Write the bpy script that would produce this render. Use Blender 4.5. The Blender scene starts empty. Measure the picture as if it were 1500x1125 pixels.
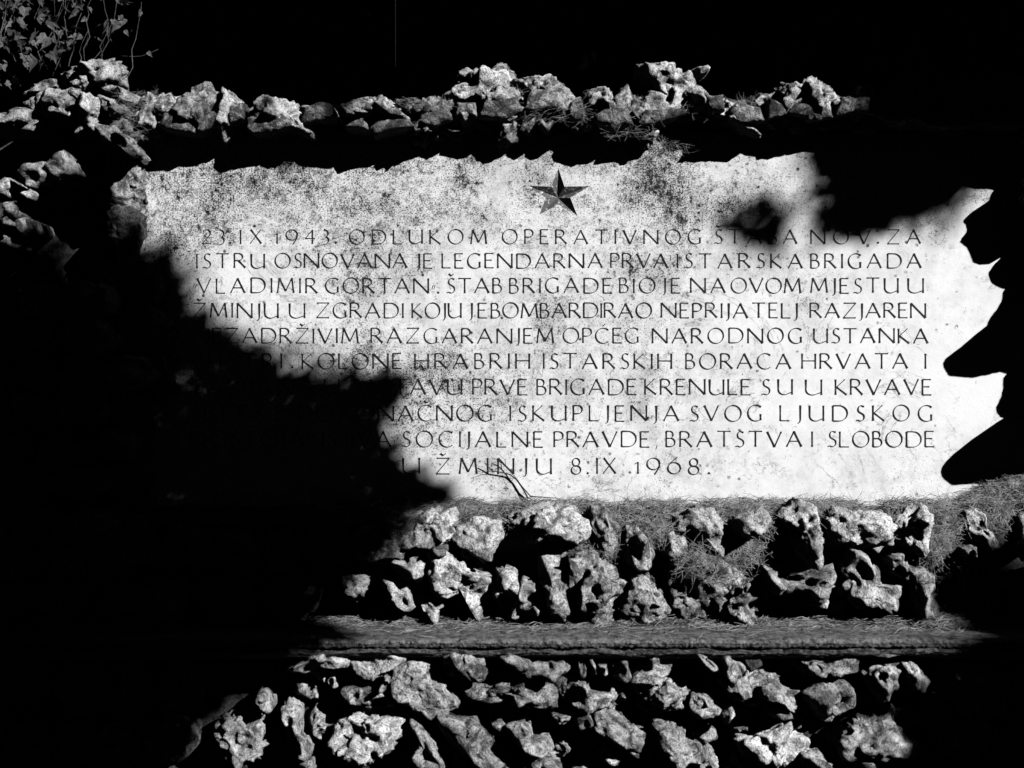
import bpy, math, random
import numpy as np
from mathutils import Vector, noise
from mathutils.geometry import tessellate_polygon

C = bpy.context.scene.collection
sc = bpy.context.scene
# ------------------------------------------------------------------ camera, sky, sun, exposure
D = 3.10                      # metres from the camera to the face of the plaque
PX = 0.0015                   # metres per photograph pixel on the plaque
S = Vector((0.62, -0.62, 0.48)).normalized()      # towards the sun
cam = bpy.data.cameras.new('camera'); camo = bpy.data.objects.new('camera', cam); C.objects.link(camo)
camo.location = (0, -D, 0); camo.rotation_euler = (math.radians(90), 0, 0)
cam.sensor_width = 36; cam.lens = 36 * D / (1500 * PX)
cam.clip_start = 0.05; cam.clip_end = 300
cam.dof.use_dof = True; cam.dof.focus_distance = D; cam.dof.aperture_fstop = 2.8
sc.camera = camo

world = bpy.data.worlds.new("World"); sc.world = world; world.use_nodes = True
wt = world.node_tree; wt.nodes.clear()
sky = wt.nodes.new('ShaderNodeTexSky'); sky.sky_type = 'NISHITA'; sky.sun_disc = False
sky.sun_elevation = math.asin(S.z); sky.sun_rotation = math.radians(135)
bw = wt.nodes.new('ShaderNodeRGBToBW'); bg = wt.nodes.new('ShaderNodeBackground'); wo = wt.nodes.new('ShaderNodeOutputWorld')
wt.links.new(sky.outputs[0], bw.inputs[0]); wt.links.new(bw.outputs[0], bg.inputs[0])
bg.inputs[1].default_value = 0.0004
wt.links.new(bg.outputs[0], wo.inputs[0])

sun = bpy.data.lights.new('sun', 'SUN'); sun.energy = 5.0; sun.angle = math.radians(0.5); sun.color = (1, 1, 1)
suno = bpy.data.objects.new('sun', sun); C.objects.link(suno)
suno.rotation_euler = (-S).to_track_quat('-Z', 'Y').to_euler(); suno.location = S * 12
sc.view_settings.view_transform = 'Standard'; sc.view_settings.look = 'None'
sc.view_settings.exposure = 0.28; sc.view_settings.gamma = 1; sc.view_settings.use_curve_mapping = False
sc.cycles.diffuse_bounces = 0; sc.cycles.max_bounces = 6

# ------------------------------------------------------------------ helpers
def W(px, py, d=0.0):
    """photograph pixel at depth d in front of the plaque -> point in metres"""
    k = PX * (D - d) / D
    return ((px - 750) * k, -d, (562.5 - py) * k)

def toq(w):
    """where the sun ray through w meets the plane of the plaque, in plaque pixels (arrays too)"""
    d = -w[1]
    t = d / (-S.y)
    return 750 + (w[0] - S.x * t) / PX, 562.5 - (w[2] - S.z * t) / PX

def mesh(name, v, f, mat=None, parent=None, smooth=False):
    me = bpy.data.meshes.new(name)
    if isinstance(v, np.ndarray) and isinstance(f, np.ndarray):
        n = f.shape[1]
        me.vertices.add(len(v)); me.vertices.foreach_set('co', v.astype(np.float32).ravel())
        me.loops.add(f.size); me.loops.foreach_set('vertex_index', f.astype(np.int32).ravel())
        me.polygons.add(len(f)); me.polygons.foreach_set('loop_start', np.arange(0, f.size, n, dtype=np.int32))
        me.update(calc_edges=True)
    else:
        me.from_pydata([tuple(p) for p in v], [], [tuple(int(i) for i in q) for q in f]); me.update()
    if mat: me.materials.append(mat)
    if smooth: me.polygons.foreach_set('use_smooth', [True] * len(me.polygons))
    o = bpy.data.objects.new(name, me); C.objects.link(o)
    if parent: o.parent = parent
    return o

def thing(name, label, cat, group=None, loc=(0, 0, 0)):
    o = bpy.data.objects.new(name, None); C.objects.link(o); o.location = loc; o.empty_display_size = .1
    o['label'] = label; o['category'] = cat
    if group: o['group'] = group
    return o

def tag(o, label=None, cat=None, kind=None, group=None):
    if label: o['label'] = label
    if cat: o['category'] = cat
    if kind: o['kind'] = kind
    if group: o['group'] = group
    return o

def tube(pts, radii, n=6):
    """tapered tube along points -> verts, faces"""
    v, f = [], []
    for i, p in enumerate(pts):
        p = Vector(p)
        a = Vector(pts[max(i - 1, 0)]); b = Vector(pts[min(i + 1, len(pts) - 1)])
        t = (b - a).normalized()
        u = t.cross(Vector((0.3, 0.2, 1))).normalized(); w = t.cross(u)
        for k in range(n):
            an = 2 * math.pi * k / n
            v.append(p + (u * math.cos(an) + w * math.sin(an)) * radii[i])
        if i:
            for k in range(n):
                a0 = (i - 1) * n + k; a1 = (i - 1) * n + (k + 1) % n
                f.append((a0, a1, a1 + n, a0 + n))
    f.append(tuple(range(n))[::-1]); f.append(tuple(range(len(v) - n, len(v))))
    return v, f

def join(parts):
    V, F = [], []
    for v, f in parts:
        o = len(V); V += list(v); F += [tuple(i + o for i in q) for q in f]
    return V, F

# ------------------------------------------------------------------ materials (the photograph is black and white, so is the paint)
class NT:
    def __init__(s, name, rough=0.85, spec=0.2):
        s.m = bpy.data.materials.new(name); s.m.use_nodes = True; s.t = s.m.node_tree
        s.b = s.t.nodes['Principled BSDF']; s.b.inputs['Roughness'].default_value = rough
        s.b.inputs['Specular IOR Level'].default_value = spec
        s.co = s.t.nodes.new('ShaderNodeTexCoord').outputs['Object']
    def n(s, typ, **k):
        nd = s.t.nodes.new(typ)
        for a, b in k.items(): setattr(nd, a, b)
        return nd
    def lk(s, a, b): s.t.links.new(a, b)
    def noise(s, scale, detail=4, rough=.55, dist=0., off=0.):
        nd = s.n('ShaderNodeTexNoise'); nd.inputs['Scale'].default_value = scale; nd.inputs['Detail'].default_value = detail
        nd.inputs['Roughness'].default_value = rough; nd.inputs['Distortion'].default_value = dist
        mp = s.n('ShaderNodeVectorMath', operation='ADD'); mp.inputs[1].default_value = (off, off * .7, off * 1.3)
        s.lk(s.co, mp.inputs[0]); s.lk(mp.outputs[0], nd.inputs['Vector'])
        return nd.outputs['Fac']
    def vor(s, scale, feat='F1', out='Distance', rnd=1.):
        nd = s.n('ShaderNodeTexVoronoi', feature=feat); nd.inputs['Scale'].default_value = scale; nd.inputs['Randomness'].default_value = rnd
        s.lk(s.co, nd.inputs['Vector']); return nd.outputs[out]
    def op(s, o, a, b=None, clamp=False):
        nd = s.n('ShaderNodeMath', operation=o, use_clamp=clamp)
        for i, x in enumerate((a, b)):
            if x is None: continue
            if isinstance(x, (int, float)): nd.inputs[i].default_value = x
            else: s.lk(x, nd.inputs[i])
        return nd.outputs[0]
    def ramp(s, x, a, b, lo=0., hi=1.):
        nd = s.n('ShaderNodeMapRange', interpolation_type='SMOOTHSTEP')
        s.lk(x, nd.inputs[0])
        for i, y in enumerate((a, b, lo, hi)):
            if isinstance(y, (int, float)): nd.inputs[i + 1].default_value = y
            else: s.lk(y, nd.inputs[i + 1])
        return nd.outputs[0]
    def color(s, v):
        if isinstance(v, (int, float)): s.b.inputs['Base Color'].default_value = (v, v, v, 1)
        else:
            cb = s.n('ShaderNodeCombineColor')
            for i in range(3): s.lk(v, cb.inputs[i])
            s.lk(cb.outputs[0], s.b.inputs['Base Color'])
    def bump(s, h, strength=.5, dist=.005):
        nd = s.n('ShaderNodeBump'); nd.inputs['Strength'].default_value = strength; nd.inputs['Distance'].default_value = dist
        s.lk(h, nd.inputs['Height']); s.lk(nd.outputs[0], s.b.inputs['Normal'])
    def sep(s):
        nd = s.n('ShaderNodeSeparateXYZ'); s.lk(s.co, nd.inputs[0]); return nd.outputs

def mat_plaque(dark=False):
    n = NT('weathered_marble', .6, .25)
    x, y, z = n.sep()
    # how thickly the lichen sits: most along the top and on the left, almost none low on the right
    big = n.noise(3.2, 3, .6, off=3.)
    mid = n.noise(11, 3, .6, off=8.)
    g = n.op('ADD', n.op('MULTIPLY', x, -.28), n.ramp(z, .26, .42, 0., .30))
    dens = n.op('ADD', n.op('ADD', g, n.op('MULTIPLY', n.op('SUBTRACT', big, .5), 1.5)), n.op('MULTIPLY', n.op('SUBTRACT', mid, .5), .9))
    cen0 = n.op('MULTIPLY', n.ramp(n.op('ABSOLUTE', n.op('ADD', x, .05)), .10, .60, 1., 0.), n.ramp(n.op('ABSOLUTE', n.op('SUBTRACT', z, .06)), .04, .22, 1., 0.))
    dens = n.op('ADD', dens, n.op('MULTIPLY', cen0, .13))
    dens = n.op('ADD', dens, .53, clamp=True)
    fine = n.noise(300, 4, .68)
    med = n.noise(105, 4, .68, off=5.)
    th = n.op('SUBTRACT', .67, n.op('MULTIPLY', dens, .20))
    sp1 = n.ramp(fine, th, n.op('ADD', th, .10))
    th2 = n.op('SUBTRACT', .675, n.op('MULTIPLY', dens, .18))
    sp2 = n.ramp(med, th2, n.op('ADD', th2, .10))
    # round dark lichen dots
    vd = n.vor(46); dots = n.ramp(n.op('ADD', vd, n.op('MULTIPLY', n.op('SUBTRACT', n.noise(150, 3), .5), .25)), .10, .24, 1., 0.)
    vc = n.n('ShaderNodeTexVoronoi'); vc.inputs['Scale'].default_value = 46; n.lk(n.co, vc.inputs['Vector'])
    sc_ = n.n('ShaderNodeSeparateColor'); n.lk(vc.outputs['Color'], sc_.inputs[0])
    dots = n.op('MULTIPLY', dots, n.ramp(n.op('ADD', sc_.outputs[0], n.op('MULTIPLY', dens, .40)), .84, .98))
    dots = n.op('MULTIPLY', dots, n.ramp(n.noise(160, 3), .34, .55))
    # thin grey veins
    vn = n.noise(5.5, 7, .62, .6, off=20.)
    vein = n.ramp(n.op('ABSOLUTE', n.op('SUBTRACT', vn, .47)), .0, .009, 1., 0.)
    vein = n.op('MULTIPLY', vein, n.ramp(n.noise(7, 3, off=31.), .47, .62))
    blot = n.op('MULTIPLY', n.ramp(n.noise(14, 6, .7, .5, off=44.), .57, .70), n.ramp(n.noise(200, 3), .42, .6))
    wash = n.op('MULTIPLY', n.ramp(dens, .45, 1.0), n.ramp(n.noise(40, 4, .7), .35, .75))
    dk = n.op('MAXIMUM', n.op('MULTIPLY', sp1, .70), n.op('MULTIPLY', sp2, .52))
    dk = n.op('MAXIMUM', dk, n.op('MULTIPLY', dots, .75))
    dk = n.op('MAXIMUM', dk, n.op('MULTIPLY', vein, .55))
    dk = n.op('MAXIMUM', dk, n.op('MULTIPLY', blot, .5))
    dk = n.op('ADD', dk, n.op('MULTIPLY', wash, .30), clamp=True)
    cl = n.op('MULTIPLY', n.ramp(n.noise(9, 6, .68, .4, off=61.), .40, .68), n.op('ADD', .05, n.op('MULTIPLY', dens, .34)))
    gr = n.op('MULTIPLY', n.ramp(n.noise(55, 6, .75, off=71.), .42, .66), n.op('ADD', .01, n.op('MULTIPLY', dens, .32)))
    dk = n.op('ADD', dk, n.op('ADD', cl, gr), clamp=True)
    v3 = n.ramp(n.op('ABSOLUTE', n.op('SUBTRACT', n.noise(3.4, 8, .60, .9, off=137.), .50)), .0, .006, 1., 0.)
    dk = n.op('MAXIMUM', dk, n.op('MULTIPLY', v3, n.op('MULTIPLY', n.ramp(n.noise(9, 4, off=95.), .42, .60), .55)))
    n.color(n.op('MULTIPLY', .82, n.op('SUBTRACT', 1.0, dk)))
    n.bump(n.op('ADD', fine, n.op('MULTIPLY', med, 1.5)), .25, .0012)
    return n.m

def mat_stone(name, base=.57, low=.14, bumpd=.006, moss=.5):
    n = NT(name, .9, .15)
    oi = n.n('ShaderNodeObjectInfo')
    a = n.noise(16, 6, .65, .4); b = n.noise(60, 5, .7, off=9.); f = n.noise(260, 3, .7, off=4.)
    t = n.ramp(n.op('ADD', n.op('MULTIPLY', a, .55), n.op('MULTIPLY', b, .45)), .36, .60)
    v = n.op('ADD', low, n.op('MULTIPLY', t, base - low))
    v = n.op('MULTIPLY', v, n.ramp(f, .33, .56, .30, 1.12))
    v = n.op('MULTIPLY', v, n.ramp(oi.outputs['Random'], 0., 1., .8, 1.15))
    # patches of black lichen
    p = n.ramp(n.noise(34, 5, .7, .6, off=15.), moss, moss + .10)
    v = n.op('MULTIPLY', v, n.op('SUBTRACT', 1., n.op('MULTIPLY', p, .72)))
    n.color(v)
    pit = n.ramp(n.vor(95), .0, .35)
    h = n.op('ADD', n.op('MULTIPLY', b, 1.5), n.op('ADD', n.op('MULTIPLY', f, .4), n.op('MULTIPLY', pit, .18)))
    n.bump(h, .8, bumpd)
    return n.m

def mat_plain(name, v, var=.4, scale=60, rough=.85, bumpd=.003, spec=.2):
    n = NT(name, rough, spec)
    a = n.noise(scale, 5, .7); f = n.noise(scale * 5, 3, .7, off=3.)
    c = n.op('MULTIPLY', v, n.op('ADD', 1 - var, n.op('MULTIPLY', n.ramp(a, .32, .66), 2 * var)))
    c = n.op('MULTIPLY', c, n.ramp(f, .34, .6, .6, 1.2))
    n.color(c)
    if bumpd: n.bump(n.op('ADD', a, n.op('MULTIPLY', f, .4)), .8, bumpd)
    return n.m

M = dict(
    plaque=mat_plaque(),
    stone=mat_stone('limestone'),
    pale=mat_stone('pale_limestone', .68, .22, .006, .53),
    lichen=mat_stone('lichened_limestone', .50, .10, .007, .47),
    mossy_shade=mat_stone('mossy_shade_limestone', .34, .07, .009, .44),  # moss tone, also the painted shade on the coping lip
    soil=mat_plain('dark_soil', .03, .6, 70, .95, .008),
    mortar=mat_plain('dark_mortar', .05, .6, 50, .95, .008),
    concrete=mat_plain('mossy_concrete', .115, .75, 60, .9, .006),
    crust=mat_plain('moss_crust', .07, .95, 90, .95, .008),
    letter=mat_plain('letter_paint', .010, .4, 200, .6, 0),
    needle=mat_plain('dry_needle', .17, .8, 45, .6, 0),
    bark=mat_plain('bark', .07, .4, 30, .9, .01),
    twig=mat_plain('twig_bark', .035, .3, 60, .7, .0008),
    leaf=mat_plain('ivy_leaf', .075, .35, 25, .42, .001, .4),
    stem=mat_plain('ivy_stem', .07, .3, 60, .7, .001),
    foliage=mat_plain('dark_foliage', .035, .4, 5, .9, 0, .05),
    steel=mat_plain('weathered_steel', .05, .2, 90, .6, 0),
    ground=mat_plain('woodland_floor', .05, .5, 8, .95, .02),
)
def mat_letter():
    n = NT('letter_paint', .6, .2)
    n.color(n.op('ADD', .008, n.op('MULTIPLY', n.ramp(n.noise(70, 5, .75, off=2.), .52, .68), .07)))
    return n.m
M['letter'] = mat_letter()
def mat_star():
    n = NT('star_paint', .55, .3)
    fl = n.noise(75, 5, .72, .8, off=6.)
    k = n.ramp(fl, .56, .60)
    n.color(n.op('ADD', n.op('MULTIPLY', k, .62), n.op('MULTIPLY', n.op('SUBTRACT', 1., k), .10)))
    n.bump(fl, .5, .001)
    return n.m
M['star'] = mat_star()

# ------------------------------------------------------------------ where the sun gets through the trees
# outline of the sunlit patch, read off as (pixel x, pixel y, depth of the surface it falls on)
LIT = [(-900, -520, 0), (1230, -520, 0), (1215, -100, 0), (1205, 100, 0), (1192, 190, 0), (1190, 225, 0), (1213, 255, 0), (1197, 285, 0), (1215, 300, 0), (1185, 322, 0),
       (1198, 340, 0), (1240, 349, 0), (1292, 339, 0), (1335, 322, 0), (1390, 300, 0), (1425, 270, 0), (1465, 250, 0), (1530, 215, 0), (1760, 120, 0),
       (1800, 820, 0), (1560, 800, .15), (1440, 815, .15), (1418, 850, .17), (1400, 885, .18), (1430, 915, .18), (1470, 932, .26), (1412, 945, .30),
       (1410, 1010, .28), (1335, 1015, .28), (1345, 1110, .28), (1240, 1140, .28), (1200, 1300, .28),
       (300, 1300, .28), (262, 1125, .28), (325, 1035, .28), (385, 998, .28), (420, 965, .28), (470, 946, .28), (512, 938, .30), (500, 912, .17), (470, 880, .16), (500, 838, .16), (560, 815, .16),
       (572, 765, .14), (620, 742, .10), (664, 732, 0), (662, 712, 0), (625, 700, 0), (600, 690, 0), (577, 655, 0), (553, 633, 0), (528, 622, 0), (530, 608, 0),
       (567, 602, 0), (592, 577, 0), (600, 556, 0), (588, 546, 0), (540, 552, 0), (532, 541, 0), (514, 543, 0), (506, 566, 0), (492, 568, 0), (484, 553, 0), (463, 541, 0), (420, 549, 0),
       (402, 534, 0), (388, 514, 0), (372, 506, 0), (346, 494, 0), (312, 475, 0), (288, 457, 0), (273, 427, 0), (262, 398, 0), (262, 372, 0), (240, 362, 0), (208, 364, 0),
       (180, 350, .05), (160, 325, .08), (150, 262, .10), (112, 252, .12), (100, 300, .12), (52, 306, .12), (46, 362, .12), (-100, 368, .12), (-900, 400, 0)]
LQ = np.array([toq(W(*p)) for p in LIT])
def qp(px, py, d): return toq(W(px, py, d))
BLOBS = [(qp(376, 168, .08), 9, 12, 1.), (qp(490, 165, .08), 13, 13, 1.),
         (qp(1062, 332, 0), 17, 12, .6), (qp(1122, 304, 0), 16, 15, .8), (qp(1100, 347, 0), 28, 9, .6), (qp(1086, 312, 0), 14, 9, .5), (qp(1138, 328, 0), 11, 13, .6), (qp(1205, 238, 0), 18, 20, .7), (qp(650, 728, 0), 14, 16, .8)]
LEAKS = [(qp(352, 682, 0), 13, .42), (qp(290, 566, 0), 12, .40), (qp(455, 592, 0), 14, .36), (qp(1352, 105, -.15), 34, .5)]

def inpoly(X, Y, P):
    r = np.zeros(X.shape, bool); x1, y1 = P[-1]
    for x2, y2 in P:
        if y1 != y2:
            c = ((y1 > Y) != (y2 > Y)) & (X < (x2 - x1) * (Y - y1) / (y2 - y1) + x1)
            r ^= c
        x1, y1 = x2, y2
    return r
def shade_keep(X, Y, m, rng):
    """True where foliage may hang: nowhere on a ray into the sunlit patch"""
    lit = np.zeros(X.shape, bool)
    for dx, dy in ((m, 0), (-m, 0), (0, m), (0, -m), (0, 0)):
        lit |= inpoly(X + dx, Y + dy, LQ)
    keep = ~lit
    # sprigs that reach over the edge of the sunlit patch
    near = np.zeros(X.shape, bool)
    for k in range(8):
        near |= ~inpoly(X + 17 * math.cos(k * .785), Y + 17 * math.sin(k * .785), LQ)
    fing = np.sin(X * .145 + 2.3 * np.sin(Y * .061)) * np.sin(Y * .132 + 1.9 * np.sin(X * .053 + 1)) + .35 * np.sin(X * .41 + Y * .33)
    keep |= lit & near & (fing > .5) & (rng.random(X.shape) < .5)
    for (bx, by), rx, ry, p in BLOBS:
        ins = ((X - bx) / rx) ** 2 + ((Y - by) / ry) ** 2 < 1
        keep |= ins & (rng.random(X.shape) < p)
    for (bx, by), r, p in LEAKS:
        ins = (X - bx) ** 2 + (Y - by) ** 2 < (r + m) ** 2
        keep &= ~(ins & (rng.random(X.shape) < 1 - p))
    return keep

# ------------------------------------------------------------------ rocks
_ico = {}
def ico(level):
    if level in _ico: return _ico[level]
    import bmesh
    bm = bmesh.new(); bmesh.ops.create_icosphere(bm, subdivisions=level, radius=1.0)
    v = np.array([x.co[:] for x in bm.verts]); f = np.array([[a.index for a in q.verts] for q in bm.faces]); bm.free()
    _ico[level] = (v, f); return _ico[level]

def rock(poly, d0, d1, db, seed, level=4, mat='stone', parent=None, facets=9, rough=1., qspace=False, pits=1., name='stone', grow=1.14):
    """A rough stone: outline `poly` at depth d0, bulging forwards to d1 and back to db."""
    rng = np.random.default_rng(seed)
    if qspace:     # outline given as the shadow it throws on the plaque
        P = []
        for px, py in poly:
            t = d0 / (-S.y)
            P.append(((px - 750) * PX + S.x * t, (562.5 - py) * PX + S.z * t))
    else:
        P = [(W(px, py, d0)[0], W(px, py, d0)[2]) for px, py in poly]
    P = np.array(P)
    x, z = P[:, 0], P[:, 1]; x2, z2 = np.roll(x, -1), np.roll(z, -1)
    cr = x * z2 - x2 * z; A = cr.sum() / 2
    cx = ((x + x2) * cr).sum() / (6 * A); cz = ((z + z2) * cr).sum() / (6 * A)
    v, f = ico(level); v = v.copy()
    # flat facets, as of broken stone
    u = v.copy()
    for _ in range(facets):
        nn = rng.normal(size=3); nn[1] -= .3; nn /= np.linalg.norm(nn)
        o = rng.uniform(.55, .88)
        dd = u @ nn - o
        u -= np.outer(np.where(dd > 0, dd * .85, 0), nn)
    ratio = np.linalg.norm(u, axis=1)
    th = np.arctan2(v[:, 2], v[:, 0]); rho = np.hypot(v[:, 0], v[:, 2])
    nb = 360; ang = np.linspace(-math.pi, math.pi, nb, endpoint=False); R = np.zeros(nb)
    for (ax, az), (bx, bz) in zip(P, np.roll(P, -1, axis=0)):
        ax, az, bx, bz = ax - cx, az - cz, bx - cx, bz - cz
        c, s = np.cos(ang), np.sin(ang); ex, ez = bx - ax, bz - az
        den = c * ez - s * ex; den = np.where(abs(den) < 1e-9, 1e-9, den)
        t = (ax * ez - az * ex) / den
        w = (ax * s - az * c) / den
        # point = t*(c,s) ; along edge parameter w
        w = np.where(abs(ex) > abs(ez), (t * c - ax) / (ex if abs(ex) > 1e-9 else 1e-9), (t * s - az) / (ez if abs(ez) > 1e-9 else 1e-9))
        ok = (t > 0) & (w >= -1e-6) & (w <= 1 + 1e-6)
        R = np.where(ok & (t > R), t, R)
    R[R < .004] = .004
    if not qspace: R = R * grow
    Rt = np.interp(th, np.append(ang, math.pi), np.append(R, R[0]))
    fr = -v[:, 1]
    prof = rho ** .9
    sc2 = np.where(fr > 0, 1 - (1 - ratio) * np.clip(fr * 1.6, 0, 1), 1)
    X = cx + Rt * prof * np.cos(th) * (.35 + .65 * sc2); Z = cz + Rt * prof * np.sin(th) * (.35 + .65 * sc2)
    dep = np.where(fr > 0, d0 + (d1 - d0) * (abs(fr) ** .55) * ratio ** 2.2, d0 - (d0 - db) * (abs(fr) ** .8))
    size = math.sqrt(abs(A))
    pos = np.stack([X, -dep, Z], 1)
    fq = rng.uniform(.75, 1.35); pw = rng.choice([0., .5, 1., 1.5]) * pits; rw = rng.uniform(.35, 1.1); kw = rng.uniform(.5, 1.5)
    n0 = v; amp = min(1., size / .09) * rough
    off = Vector(rng.uniform(-50, 50, 3))
    ds = np.zeros(len(pos)); pn = .45 + .55 * (fr > -.15)
    for i in range(len(pos)):
        if fr[i] < -.35: continue
        p = Vector(pos[i]) + off
        a = noise.noise(p * 20. * fq) * .011 + noise.noise(p * 55. * fq) * .0048 + (.22 - abs(noise.noise(p * 26. * fq + Vector((7, 3, 1))))) * .026 * kw
        if level >= 4:
            a += (noise.ridged_multi_fractal(p * 60., .9, 2.1, 3, 1., 2.) - 1.1) * .0036 * rw
            if pits > 0:
                dv = noise.voronoi(p * 27. * fq + noise.noise_vector(p * 40.) * .35)[0][0]
                if dv < .36: a -= pw * .017 * (1 - dv / .36) ** .5
        if level >= 5: a += noise.noise(p * 150.) * .0018 + (.2 - abs(noise.noise(p * 95.))) * .0045
        ds[i] = a
    pos += n0 * (ds * amp)[:, None]
    o = mesh(name, pos, f, M[mat], parent)
    return o

wall = thing('stone_wall', 'rough karst limestone wall framing the pale inscribed slab, with a thin concrete shelf below', 'wall')

# ---- the wall's core
def box(name, x0, x1, y0, y1, z0, z1, mat, parent, kind=None):
    v = [(x, y, z) for x in (x0, x1) for y in (y0, y1) for z in (z0, z1)]
    f = [(0, 1, 3, 2), (4, 6, 7, 5), (0, 4, 5, 1), (2, 3, 7, 6), (0, 2, 6, 4), (1, 5, 7, 3)]
    return mesh(name, v, f, M[mat], parent)
zP0 = W(0, 742)[2]           # bottom edge of the slab
box('wall_core', -2.4, 2.8, .062, .50, -1.5, .555, 'mortar', wall)

def strip(name, prof, x0, x1, nx, amp, mat, seed, parent, rise=None, sub=6):
    """a rough surface: profile of (depth, z) swept along x with noise"""
    pr = []
    for (a, b), (c, d) in zip(prof[:-1], prof[1:]):
        for k in range(sub): pr.append((a + (c - a) * k / sub, b + (d - b) * k / sub))
    pr.append(prof[-1]); pr = np.array(pr); m = len(pr)
    V = []
    for i in range(nx + 1):
        x = x0 + (x1 - x0) * i / nx
        for j, (d, z) in enumerate(pr):
            p = Vector((x, d * 3, z * 3 + seed))
            n1 = noise.noise(p * 9.) * amp + noise.noise(p * 31.) * amp * .5 + noise.noise(p * 90) * amp * .35
            r = rise(x, d) if rise else 0
            V.append((x, -(d + n1), z + n1 * .6 + r))
    F = []
    for i in range(nx):
        for j in range(m - 1):
            a = i * m + j; F.append((a, a + m, a + m + 1, a + 1))
    return mesh(name, np.array(V), np.array(F), M[mat], parent)

zL = W(0, 915, .13)[2]       # top of the concrete shelf
def heap(x, d):              # needles piled up against the right end of the slab
    t = min(max((x - W(1385, 0)[0]) / .15, 0), 1); t = t * t * (3 - 2 * t)
    u = min(max((.12 - d) / .12, 0), 1)
    return t * .058 * u
PROF_A = [(-.02, zP0 + .004), (.03, zP0 - .001), (.075, zP0 - .008), (.115, zP0 - .026), (.11, zP0 - .06), (.06, zP0 - .09), (.05, zP0 - .17), (.055, zL - .01)]
strip('soil_fill', PROF_A, -2.4, 2.8, 420, .010, 'soil', 3.3, wall, heap)
strip('rubble_fill', [(.18, zL - .025), (.15, zL - .05), (.15, zL - .2), (.15, zL - .45), (.15, -1.5)], -2.4, 2.8, 300, .016, 'mortar', 9.1, wall)

# ---- the concrete shelf: a worn slab with an uneven front edge
def ledge():
    V, F = [], []; nx = 2600; dF = .298
    prof = [(.04, 0.), (.12, 0.), (.20, 0.), (.26, 0.), (.288, -.0005), (dF, -.004), (dF + .001, -.006), (dF + .002, -.0085), (dF, -.011), (dF + .002, -.0135), (dF, -.0155), (.296, -.0175), (.291, -.0185), (.288, -.021), (.262, -.025), (.10, -.027)]
    m = len(prof)
    for i in range(nx + 1):
        x = -2.4 + 5.2 * i / nx
        for j, (d, z) in enumerate(prof):
            p = Vector((x, d, z))
            a = noise.noise(Vector((x * 7, d * 20, 1.))) * .002 + noise.noise(p * 120) * .0012 + noise.noise(p * 340) * .0007
            e = (noise.noise(Vector((x * 24, 4., z * 60.))) * .003 + noise.noise(Vector((x * 90, 2., z * 160))) * .0026 + noise.noise(Vector((x * 210, 2., z * 300))) * .0032) if j >= 4 else 0
            if j >= 6: a += noise.noise(Vector((x * 150, 8., z * 150))) * .002
            V.append((x, -(d + e), zL + z + a * (1 if j < 5 else .8)))
    for i in range(nx):
        for j in range(m - 1):
            a = i * m + j; F.append((a, a + m, a + m + 1, a + 1))
    o = mesh('concrete_ledge', np.array(V), np.array(F), M['concrete'], wall)
    o.data.materials.append(M['crust'])
    o.data.polygons.foreach_set('material_index', [1 if (k % (m - 1)) >= 7 else 0 for k in range(len(F))])
    o['label'] = 'thin grey concrete shelf strewn with dry needles, running along the wall'
    # crumbling mortar squeezed out beneath
    strip('mortar_bed', [(.284, zL - .0195), (.294, zL - .022), (.294, zL - .029), (.286, zL - .036), (.262, zL - .044), (.18, zL - .052)], -2.4, 2.8, 2200, .013, 'crust', 6.6, wall)
ledge()

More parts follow.
